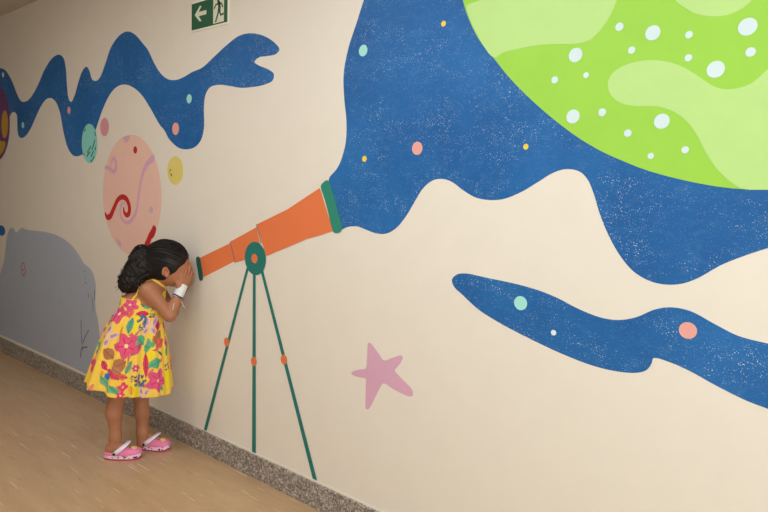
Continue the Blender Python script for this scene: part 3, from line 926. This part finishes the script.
# loose curls of the ponytail
ends = [(122, 287), (127, 292), (133, 293), (137, 291), (119.5, 281), (124, 279), (143, 281), (147, 277), (130, 288), (126, 271), (140, 287), (121.5, 290), (131, 284), (152, 275)]
for i in range(230):
    e = ends[i % len(ends)]
    en = G(e[0] + rng.gauss(0, 2.4), e[1] + rng.gauss(-.5, 2.3), HD + rng.uniform(-0.048, 0.048))
    st_ = PONY + np.array([rng.uniform(-0.02, 0.03), rng.uniform(-0.035, 0.035), rng.uniform(-0.02, 0.028)])
    md = (st_ + en) / 2 + np.array([rng.uniform(-0.035, 0.008), rng.uniform(-0.02, 0.02), rng.uniform(0.0, 0.03)])
    if en[0] > -0.01: md = (st_ + en) / 2 + np.array([rng.uniform(-.01, .02), rng.choice((-1, 1)) * rng.uniform(.03, .052), 0.01])
    amp = rng.uniform(0.003, 0.0105); tw = rng.uniform(18, 30); ph = rng.uniform(0, 6.28)
    pts, rr = [], []
    K = 26
    for j in range(K + 1):
        t = j / K
        c = (1 - t) ** 2 * st_ + 2 * t * (1 - t) * md + t * t * en
        A = amp * (0.3 + 0.9 * t)
        pts.append(c + np.array([A * math.cos(ph + tw * t), A * math.sin(ph + tw * t), A * 0.5 * math.sin(ph * 2 + tw * t * .8)]))
        rr.append(rng.uniform(0.0013, 0.0016) * (1.35 - t))
    geo.append(tube_geo(pts, rr, 4))
# bump of hair over the tie
for i in range(60):
    a0 = rng.uniform(0, 6.28); r0 = rng.uniform(0.018, 0.042)
    c = PONY + np.array([0.006, rng.uniform(-0.03, 0.03), 0.004])
    pts = []
    for j in range(13):
        t = a0 + j * 0.22
        pts.append(c + np.array([math.cos(t) * r0, 0.01 * math.sin(j * .5 + i), math.sin(t) * r0]))
    geo.append(tube_geo(pts, [0.0018 * math.sin(math.pi * (j + .6) / 13.2) + .0004 for j in range(13)], 4))
strands = link_mesh('hair_strand_tmp', *merge(geo), M_hair, None, True)
bmh = bmesh.new()
bmh.from_mesh(hair.data); bmh.from_mesh(strands.data)
bmh.to_mesh(hair.data); bmh.free()
hair.data.polygons.foreach_set('use_smooth', [True] * len(hair.data.polygons))
tmp = strands.data
bpy.data.objects.remove(strands); bpy.data.meshes.remove(tmp)
hair['label'] = 'black curly hair tied back'

# ---- dress
RINGS = [  # back px, back py, front px, front py, half width (m), side offset d, extra drop of the flank (px)
    (121.5, 295.5, 166.5, 288, 0.084, 0.012, 3.5),
    (120.0, 300.0, 165.5, 299.0, 0.087, 0.012, 3.0),
    (119.0, 306.0, 163.0, 311.0, 0.088, 0.012, 2.0),
    (117.6, 308.5, 162.8, 314.0, 0.090, 0.010, 2.0),
    (110.0, 318.0, 164.0, 322.0, 0.106, 0.005, 2.0),
    (103.5, 330.0, 165.8, 333.0, 0.118, 0.0, 3.0),
    (97.5, 346.0, 168.2, 347.0, 0.132, 0.0, 3.5),
    (91.5, 362.0, 170.6, 364.0, 0.143, 0.0, 4.0),
    (84.3, 381.5, 172.6, 387.5, 0.152, 0.0, 3.5),
]
NV, NU = 190, 460
tv = np.linspace(0, len(RINGS) - 1, NV)
RA = np.array(RINGS)
def ringi(t):
    i = min(int(t), len(RINGS) - 2); f = t - i
    return RA[i] * (1 - f) + RA[i + 1] * f
TH = np.linspace(-math.pi, math.pi, NU, endpoint=False)
rg = np.random.RandomState(5)
verts = np.zeros((NV, NU, 3)); PX = np.zeros(NV); CX = np.zeros(NV); RP = np.zeros(NV); YM = np.zeros(NV)
for i, t in enumerate(tv):
    bx_, by_, fx_, fy_, hw, dd, dip = ringi(t)
    Bp, Fp = G(bx_, by_, dd), G(fx_, fy_, dd)
    c = (Bp + Fp) / 2; ra = (Fp[0] - Bp[0]) / 2
    w = max(0.0, (t - 3) / (len(RINGS) - 4))
    pl = 0.085 * w ** 0.6 * (np.sin(TH * 11 + 0.6 + 0.5 * np.sin(TH * 3)) * .6 + 0.55 * np.sin(TH * 7 + 1.9) + 0.30 * np.sin(TH * 23))
    pl += (0.02 * math.exp(-((t - 3.35) / 0.45) ** 2)) * np.sin(TH * 44 + 1.0)           # gathers under the seam
    pl += 0.004 * np.sin(TH * 30 + t) * (t < 3)
    ext = np.abs(np.sin(TH))
    pl = pl * (1 - 0.55 * ext ** 4)
    groove = -0.016 * math.exp(-((t - 3.0) / 0.10) ** 2)
    k = 1 + pl + groove
    verts[i, :, 0] = c[0] + ra * np.sin(TH) * k
    verts[i, :, 1] = c[1] - hw * np.cos(TH) * k
    hem = 0.006 * w ** 3 * (np.sin(TH * 9 + 1.3) + .6 * np.sin(TH * 5 + .4))
    verts[i, :, 2] = c[2] + (Fp[2] - c[2]) * np.sin(TH) - dip / S_PX * np.abs(np.cos(TH)) ** 1.2 + hem
    CX[i] = (bx_ + fx_) / 2; RP[i] = (fx_ - bx_) / 2; YM[i] = (by_ + fy_) / 2 + dip + (12 - 3.5) * (t / 8) * 1.0
flat = verts.reshape(-1, 3)
# nothing of the skirt passes the wall
yw = ANCH[1] + flat[:, 0] * RD[1] - flat[:, 1] * ND[1]
over = np.maximum(0, yw + 0.024)
flat[:, 0] -= over * RD[1]; flat[:, 1] += over * ND[1]
faces = []
for i in range(NV - 1):
    for j in range(NU):
        k2 = (j + 1) % NU
        faces.append((i * NU + j, (i + 1) * NU + j, (i + 1) * NU + k2, i * NU + k2))
THg = np.tile(TH, (NV, 1)); Yg = np.repeat(YM[:, None], NU, 1); Rg = np.repeat(RP[:, None], NU, 1)
yel = np.array(lin((246, 202, 78)))
D = np.tile(yel, (NV * NU, 1)).reshape(NV, NU, 3)
def paintmask(m, c):
    D[m] = np.array(lin(c))
def place(mx, my):
    i = int(np.argmin(np.abs(YM - my)))
    q = max(-0.985, min(0.985, (mx - CX[i]) / RP[i]))
    return math.asin(q), my
def local(th0, y0, rot=0.0, flip=1):
    dth = (THg - th0 + math.pi) % (2 * math.pi) - math.pi
    x = dth * Rg * flip; y = Yg - y0
    c, s = math.cos(rot), math.sin(rot)
    return x * c + y * s, -x * s + y * c
def ellip(th, y, rx, ry, c, rot=0.0):
    rx, ry = rx * 1.15, ry * 1.15
    u, v = local(th, y, rot)
    paintmask((u / rx) ** 2 + (v / ry) ** 2 < 1, c)
def flower(th, y, r, c=(222, 86, 126), rot=0.0, n=5, eye=(246, 220, 150)):
    r = r * 1.15
    u, v = local(th, y, rot)
    rr = np.hypot(u, v); a = np.arctan2(v, u)
    paintmask(rr < r * (0.84 + 0.17 * np.cos(n * a)) , c)
    paintmask((rr < r * 0.5), tuple(min(255, int(k_ * 1.04)) for k_ in c))
    for q in range(n):
        aa = 2 * math.pi * q / n
        uu = u * math.cos(aa) + v * math.sin(aa); vv = -u * math.sin(aa) + v * math.cos(aa)
        paintmask((np.abs(vv) < r * 0.035) & (uu > r * .2) & (uu < r * .62), (186, 48, 92))
    paintmask(rr < max(0.9, r * 0.15), eye)
def butterfly(th, y, r, rot=0.0):
    r = r * 1.15
    for (ox, oy, rx, ry, rt) in ((-.5, -.55, .34, .62, -.5), (.5, -.55, .34, .62, .5), (-.42, .45, .3, .45, .6), (.42, .45, .3, .45, -.6)):
        u, v = local(th, y, rot)
        uu, vv = u - ox * r, v - oy * r
        c, s = math.cos(rt), math.sin(rt)
        a, b_ = uu * c + vv * s, -uu * s + vv * c
        paintmask((a / (rx * r)) ** 2 + (b_ / (ry * r)) ** 2 < 1, (226, 184, 196))
        paintmask(((a / (rx * r * .5)) ** 2 + (b_ / (ry * r * .65)) ** 2 < 1) & (np.sin(a * 5.5) > .2), (72, 50, 84))
    u, v = local(th, y, rot)
    paintmask(np.hypot(u, v) < r * .16, (240, 205, 80))
def leaf(th, y, l, w, rot, c=(84, 158, 116)):
    l, w = l * 1.2, w * 1.3
    u, v = local(th, y, rot)
    m = (np.abs(u) < l) & (np.abs(v) < w * np.clip(1 - (u / l) ** 2, 0, 1))
    paintmask(m, c)
    paintmask(m & (np.abs(v) < 0.32), tuple(int(k_ * .72) for k_ in c))
def berries(th, y, r, c1=(52, 84, 118), n=9, seed=1):
    r = r * 1.2; n = int(n * 1.5)
    q = random.Random(seed)
    for _ in range(n):
        u, v = local(th, y)
        ox, oy = q.uniform(-r, r), q.uniform(-r, r)
        paintmask(np.hypot(u - ox, v - oy) < r * .26, c1)
        paintmask(np.hypot(u - ox + .3, v - oy + .3) < r * .10, (140, 170, 190))
MAUVE = (196, 84, 126); TEAL = (96, 172, 132); BROWN = (178, 116, 78); CORAL = (226, 98, 92); BRIGHT = (242, 214, 44)
def P_(x, y): return place(x, y)
for (x, y, rx, ry) in [(134, 328, 2.6, 12), (135, 388, 6, 7), (166, 381, 5, 8), (128, 356, 4, 6), (119, 309, 4, 3), (104, 348, 4, 5), (150, 352, 3, 9)]:
    ellip(*P_(x, y), rx, ry, BRIGHT)
qz = random.Random(21)
for _ in range(46):
    leaf(*P_(qz.uniform(90, 170), qz.uniform(306, 394)), qz.uniform(2.5, 4.5), qz.uniform(1, 2.4), qz.uniform(0, 3.1), qz.choice(((240, 150, 110), (126, 184, 136), (232, 112, 142), (250, 222, 92), (246, 170, 60), (224, 130, 150))))
for (x, y, l, w, r_, c) in [(147, 303.5, 5.5, 2.6, .2, TEAL), (139, 340, 5.5, 4.5, .8, TEAL), (147, 347, 3, 5, .3, (96, 166, 124)), (115.5, 305.5, 5, 2, 1.2, TEAL), (129.6, 326, 7, 2.6, 1.5, (92, 160, 140)),
                            (154.5, 364.5, 5.5, 4, -.3, TEAL), (166, 356, 5, 3, -.9, (70, 170, 120)), (159, 356, 4, 1, .8, (60, 120, 80)), (97.5, 354.5, 5.5, 3.2, .3, TEAL), (104, 386, 7, 3, .7, (110, 172, 128)), (114, 389.5, 6, 2.2, .5, TEAL),
                            (128, 367, 6, 2.2, 1.9, (110, 170, 130)), (151, 345, 3, 2, 0, TEAL), (159, 388, 4, 2, 1, TEAL), (150.5, 378, 3, 1.2, .6, TEAL)]:
    leaf(*P_(x, y), l, w, r_, c)
for (x, y, l, w, r_, c) in [(108.5, 357, 6.5, 4.5, .5, BROWN), (119, 365, 6.5, 5, -.6, BROWN), (116, 371, 5, 3, .4, (188, 128, 88)), (157.5, 336, 5, 3.6, -.8, BROWN), (154, 341, 4.5, 2.6, 1.2, (186, 120, 70)),
                            (104.5, 369, 5, 2.6, .9, (214, 64, 96)), (112, 375.5, 7.5, 2.6, .35, (222, 74, 100)), (122, 376, 5, 2.2, .2, CORAL), (145.6, 365, 10.5, 2.5, 1.52, (216, 66, 92)), (159, 345.5, 6.5, 4, -.4, CORAL), (165.5, 348.5, 4, 3, .3, (206, 86, 140)), (131, 335, 2.2, 1.6, 0, (230, 120, 100)),
                            (136, 349, 6.5, 2.8, 2.2, MAUVE), (142, 312.5, 5.5, 2.8, -.1, (216, 58, 96)), (156.5, 323.5, 7, 2.8, 1.5, (206, 44, 74)), (131.5, 311.5, 7, 2, 1.5, (238, 116, 84)), (129, 350, 16, 1.2, 1.55, (238, 140, 120))]:
    leaf(*P_(x, y), l, w, r_, c)
flower(*P_(130, 303.5), 8.6, rot=.3); flower(*P_(119.5, 318.5), 9.2, (222, 84, 118), .9); flower(*P_(126, 346), 11.5, rot=.4, c=(224, 84, 120))
flower(*P_(155.6, 381.5), 10.2, rot=.2); flower(*P_(92.8, 374.5), 9, rot=.8, c=(224, 80, 114)); flower(*P_(122.5, 386), 4.6, (222, 68, 104), n=4); flower(*P_(135, 367.5), 3.6, (206, 66, 132), n=6); flower(*P_(120, 394), 4, (222, 70, 110)); flower(*P_(163.5, 328), 4, (208, 50, 80))
butterfly(*P_(149.3, 326), 8.5, 0.05); butterfly(*P_(108.5, 341), 8.0, .55); butterfly(*P_(143, 394), 5.5, .2)
for i, (x, y, r_, c) in enumerate([(141, 318, 4.4, (58, 92, 120)), (141.5, 327, 2.6, (58, 92, 120)), (106.5, 327, 3.4, (46, 92, 120)), (140, 380.5, 4.6, (70, 92, 110)), (133, 378, 2.6, (64, 74, 84)), (166.5, 371, 2.8, (60, 66, 90)), (152, 314, 2.6, (40, 80, 90)), (143, 302, 2.0, (30, 90, 80)), (111, 315, 2, (40, 80, 80))]):
    berries(*P_(x, y), r_, c, 10, i)
for (x, y) in [(95.5, 361.5), (106.8, 379.5)]:
    ellip(*P_(x, y), 3.0, 3.2, (62, 112, 172))
q = random.Random(3)
for i in range(60):                           # the far side of the same print
    th = q.uniform(math.pi * .52, math.pi * 1.48); y = q.uniform(298, 396)
    k_ = i % 5
    if k_ in (0, 3): flower(th, y, q.uniform(5, 10), rot=q.uniform(0, 3))
    elif k_ == 1: leaf(th, y, q.uniform(4, 7), q.uniform(2, 4), q.uniform(0, 3), q.choice((TEAL, BROWN, CORAL)))
    elif k_ == 2: butterfly(th, y, q.uniform(5, 8), q.uniform(0, 3))
    else: berries(th, y, 4, n=9, seed=i)
D[:3] = np.array(lin((238, 176, 60)))
M_dress = tint_material('printed_cotton', 0.75, 0.2, 0.0, 700, 0.15)
dress = link_mesh('dress', flat, faces, M_dress, person, True)
set_colors(dress, D.reshape(-1, 3))
sol = dress.modifiers.new('cloth', 'SOLIDIFY'); sol.thickness = 0.0016; sol.offset = -1
dress['label'] = 'yellow sundress with pink flowers and green leaves'
def ribbon(pts, w, th, nrm):
    V, F = [], []
    pts = [np.asarray(p) for p in pts]
    for i, p in enumerate(pts):
        t = pts[min(i + 1, len(pts) - 1)] - pts[max(i - 1, 0)]; t /= np.linalg.norm(t)
        n_ = nrm[i] - (nrm[i] @ t) * t; n_ /= np.linalg.norm(n_)
        s = np.cross(t, n_)
        for a, b_ in ((-1, 0), (-1, 1), (1, 1), (1, 0)):
            V.append(p + s * a * w / 2 + n_ * b_ * th)
    for i in range(len(pts) - 1):
        for j in range(4):
            k2 = (j + 1) % 4
            F.append((i * 4 + j, i * 4 + k2, (i + 1) * 4 + k2, (i + 1) * 4 + j))
    F.append((3, 2, 1, 0)); e = (len(pts) - 1) * 4; F.append((e, e + 1, e + 2, e + 3))
    return V, F
def strap_geo(raw, w, out_from):
    """lay the strap on the skin: push every point out to the body surface"""
    c = catmull([tuple(p) for p in raw], 6, closed=False)
    pts, nr = [], []
    for p in c:
        p = np.array(p)
        for _ in range(10):
            f0 = body_fn(p[None])[0]
            g = np.array([(body_fn((p + np.eye(3)[i] * .001)[None])[0] - f0) / .001 for i in range(3)])
            g /= (np.linalg.norm(g) + 1e-9)
            p = p - g * (f0 - 0.0012)
        pts.append(p); nr.append(g)
    return ribbon(pts, w, 0.0022, nr)
M_strap = plain('yellow_strap_cloth', (244, 196, 84), 0.7, 0.2)
sr = [G(131.8, 300.5, 0.085), G(134.2, 296, 0.085), G(137, 291, 0.085), G(142, 285, 0.078), G(147, 281.5, 0.066), G(152, 280.5, 0.062), G(157, 283.5, 0.045), G(161, 287, 0.036), G(165, 292, 0.036)]
link_mesh('strap', *strap_geo(sr, 0.010, None), M_strap, person, True)['label'] = 'yellow shoulder strap of the dress, right'
sl = [np.array([p[0] + .004, -(p[1] + 0.012) - 0.012 + 0.0, p[2]]) for p in sr]
link_mesh('strap', *strap_geo(sl, 0.010, None), M_strap, person, True)['label'] = 'yellow shoulder strap of the dress, left'

# ---- bandage on the right wrist
wd = (G(180.6, 283, .06) - WR_R); wd = WR_R - EL_R; wd /= np.linalg.norm(wd)
b0 = WR_R - wd * 0.034; b1 = WR_R + np.array([0.36, 0.07, 0.93]) * 0.032
bm_ = (b0 + b1) / 2
def band_fn(P):
    d = union([('k', .01, rc(b0, WR_R, 0.0245, 0.0225)), ('k', .01, rc(WR_R, b1 + np.array([.003, .003, 0]), 0.0225, 0.0235))], P, 0.01)
    a = (P - b0) @ wd
    d = np.maximum(d, -(a))
    ax = np.array([0.36, 0.07, 0.93])
    d = np.maximum(d, (P - b1) @ ax - 0.003 + 0.25 * (P[:, 0] - b1[0]))
    return d + 0.0007 * np.sin(a * 900)
M_band = plain('white_gauze_tape', (228, 230, 228), 0.7, 0.2)
bandage = sdf_mesh(band_fn, b0 - 0.06, b1 + 0.05, 0.0024, 'bandage', M_band, person, 1)
bandage['label'] = 'white bandage taped round the right wrist'
def ringgeo(c, ax, r, w, th, seg=28, squash=1.0):
    ax = ax / np.linalg.norm(ax)
    u = np.cross(ax, [0, 1, 0]); u /= np.linalg.norm(u); v = np.cross(ax, u)
    V, F = [], []
    for i in range(seg):
        a = 2 * math.pi * i / seg
        dirv = u * math.cos(a) + v * math.sin(a) * squash
        wv = 0.0022 * math.sin(a * 2 + .5)
        for rr_, hh in ((r, -w / 2), (r + th, -w / 2), (r + th, w / 2), (r, w / 2)):
            V.append(c + dirv * rr_ + ax * (hh + wv))
    for i in range(seg):
        j = (i + 1) % seg
        for k2 in range(4):
            F.append((i * 4 + k2, i * 4 + (k2 + 1) % 4, j * 4 + (k2 + 1) % 4, j * 4 + k2))
    return V, F
M_purple = plain('purple_trim', (66, 38, 122), 0.6)
link_mesh('purple_edge', *ringgeo(b0 + wd * 0.004, wd, 0.0238, 0.006, 0.0016), M_purple, bandage, True)['label'] = 'purple edge of the bandage'
M_tape = plain('clear_tubing', (206, 196, 178), 0.35)
t1 = [G(175.8, 298.5, .098), G(174.2, 303, .112), G(173.2, 307.5, .128), G(172.6, 310, .130)]
t2 = [G(180.0, 299, .092), G(182.0, 303, .090), G(184.0, 307, .084), G(185.6, 308.5, .080)]
for t_ in (t1, t2):
    link_mesh('drip_tube', *tube_geo(catmull([tuple(p) for p in t_], 5, False), [0.0021] * 16, 6), M_tape, bandage, True)['label'] = 'thin pale drip tube ending'

# ---- clogs
M_clog = plain('pink_foam', (238, 126, 170), 0.5, 0.4)
M_sole = plain('deep_pink_sole', (196, 62, 104), 0.55)
M_cstrap = plain('pale_lilac_strap', (238, 226, 236), 0.45)
M_rivet = plain('dark_rivet', (60, 22, 34), 0.4)
M_spot = plain('maroon_spots', (96, 30, 52), 0.5)
def mid_mat():
    t = NT('white_foam_with_maroon_marks', 0.5, (232, 204, 216))
    t.col(t.mix(t.ramp(t.noise(t.pos((1, 1, 1.5)), 85, 1), [(0.57, 0.0), (0.60, 1.0)]), (236, 208, 222), (120, 40, 66)))
    return t.m
M_mid = mid_mat()
XS = np.linspace(-0.087, 0.087, 33)
def hw_(x):
    t = (x + 0.087) / 0.174
    return 0.0385 * (max(0.0, 1 - abs(2 * t - 1) ** 3.2)) ** 0.5 * (0.80 + 0.24 * math.sin(min(1, max(0, t)) * 2.4 - .35)) + 0.0004
def outline(infl=0.0):
    up = [(x, hw_(x) + infl * (hw_(x) > .001)) for x in XS]
    return up + [(x, -y) for x, y in up[::-1][1:-1]]
def clog(i):
    root = bpy.data.objects.new('clog', None); COL.objects.link(root); root.parent = person
    m, a = FEET[i]
    root.location = (m[0], m[1], 0); root.rotation_euler = (0, 0, a)
    def layer(name, z0, z1, infl0, infl1, mat):
        o0, o1 = outline(infl0), outline(infl1)
        n = len(o0)
        zz = lambda x, z: z + max(0, (x - 0.05)) ** 2 * 4.5 + (0.0 if z else 0.0)
        V = [(x, y, zz(x, z0)) for x, y in o0] + [(x, y, zz(x, z1)) for x, y in o1]
        F = [(k_, n + k_, n + (k_ + 1) % n, (k_ + 1) % n) for k_ in range(n)] + [tuple(range(n)), tuple(range(n, 2 * n))[::-1]]
        return link_mesh(name, V, F, mat, root)
    layer('sole', 0.0, 0.009, -0.002, 0.0015, M_sole)
    layer('midsole', 0.009, 0.024, 0.0015, 0.0008, M_mid)['label'] = 'white midsole with maroon marks'
    # upper: a domed toe box, open at the back, with a low heel rim
    V, F = [], []
    NX, NP = 24, 20
    for k_ in range(NX + 1):
        x = -0.012 + (0.0865 + 0.012) * k_ / NX
        t = k_ / NX
        hgt = (0.035 - 0.010 * t ** 1.5) * (max(0.0, 1 - t ** 5)) ** 0.5 + 0.001
        w = hw_(x) * (1.0 - 0.02 * t)
        z0 = 0.022 + max(0, x - 0.05) ** 2 * 4.5
        for p_ in range(NP + 1):
            an = math.pi * p_ / NP
            cs_, sn_ = math.cos(an), math.sin(an)
            V.append((x - 0.012 * sn_ * (1 - t) * -1.0, w * math.copysign(abs(cs_) ** 0.75, cs_), z0 + hgt * sn_ ** 0.8))
    for k_ in range(NX):
        for p_ in range(NP):
            A = k_ * (NP + 1) + p_
            F.append((A, A + 1, A + NP + 2, A + NP + 1))
    up = link_mesh('upper', V, F, M_clog, root, True)
    md_ = up.modifiers.new('foam', 'SOLIDIFY'); md_.thickness = 0.003; md_.offset = -1
    V, F = [], []
    ang = np.linspace(0, 1, 25)
    back = [(x, hw_(x)) for x in np.linspace(-0.008, -0.0865, 14)]
    back = back + [(x, -y) for x, y in back[::-1][1:]]
    for x, y in back:
        hgt = 0.014 + 0.012 * max(0.0, (x + 0.05) / 0.042) ** 2
        for sc, z in ((1.01, 0.021), (1.01, 0.022 + hgt), (0.90, 0.022 + hgt), (0.90, 0.021)):
            V.append((x * (sc if x < -.04 else 1), y * sc, z))
    for k_ in range(len(back) - 1):
        for p_ in range(4):
            F.append((k_ * 4 + p_, k_ * 4 + (p_ + 1) % 4, (k_ + 1) * 4 + (p_ + 1) % 4, (k_ + 1) * 4 + p_))
    F += [(3, 2, 1, 0), tuple((len(back) - 1) * 4 + q_ for q_ in range(4))]
    link_mesh('heel_rim', V, F, M_clog, root, True)
    # strap folded forward over the instep
    px_ = -0.030
    raw, nr = [], []
    for k_ in range(17):
        an = math.pi * k_ / 16
        y = math.cos(an) * (hw_(px_) + 0.004); s_ = math.sin(an) ** 0.75
        raw.append(np.array([px_ + 0.056 * s_, y, 0.034 + 0.043 * s_])); nr.append(np.array([0.0, math.cos(an), math.sin(an) + .05]))
    link_mesh('strap', *ribbon(raw, 0.020, 0.003, nr), M_cstrap, root, True)['label'] = 'pale lilac strap over the instep'
    for sg in (-1, 1):
        bm2 = bmesh.new()
        bmesh.ops.create_cone(bm2, cap_ends=True, segments=18, radius1=0.0068, radius2=0.0058, depth=0.004)
        for v in bm2.verts:
            v.co = Vector((v.co.x + px_, sg * (hw_(px_) + 0.0085) + sg * v.co.z, v.co.y + 0.034))
        bm_link('rivet', bm2, M_rivet, root, True)
    # small flower badge and dark vent holes
    bp = [(0.052, 0.0)]
    V, F = [], []
    for (bx2, by2, r_, zoff, colr, nm) in ((0.050, -0.006, 0.0215, 0.000, M_spot, 'badge_backing'), (0.052, -0.007, 0.0160, 0.0018, plain('badge_yellow', (238, 214, 120), .5), 'flower_badge')):
        pts = []
        ns = 30
        zc = 0.0535
        V = [(bx2, by2, zc + zoff + 0.003)]
        for k_ in range(ns):
            an = 2 * math.pi * k_ / ns
            rr_ = r_ * (0.78 + 0.22 * math.cos(5 * an))
            x_, y_ = bx2 + rr_ * math.cos(an), by2 + rr_ * math.sin(an)
            V.append((x_, y_, zc + zoff + 0.0015 - 0.30 * (x_ - 0.04) - 9.0 * y_ * y_))
        for k_ in range(ns):
            x_, y_, z_ = V[1 + k_]
            V.append((x_, y_, z_ - 0.005))
        V[0] = (bx2, by2, zc + zoff + 0.003 - 0.30 * (bx2 - 0.04))
        F = [(0, 1 + k_, 1 + (k_ + 1) % ns) for k_ in range(ns)] + [(1 + k_, 1 + ns + k_, 1 + ns + (k_ + 1) % ns, 1 + (k_ + 1) % ns) for k_ in range(ns)]
        link_mesh(nm, V, F, colr, root)
    return root
clog(0)['label'] = 'pink clog on the nearer foot'
clog(1)['label'] = 'pink clog on the foot by the baseboard'
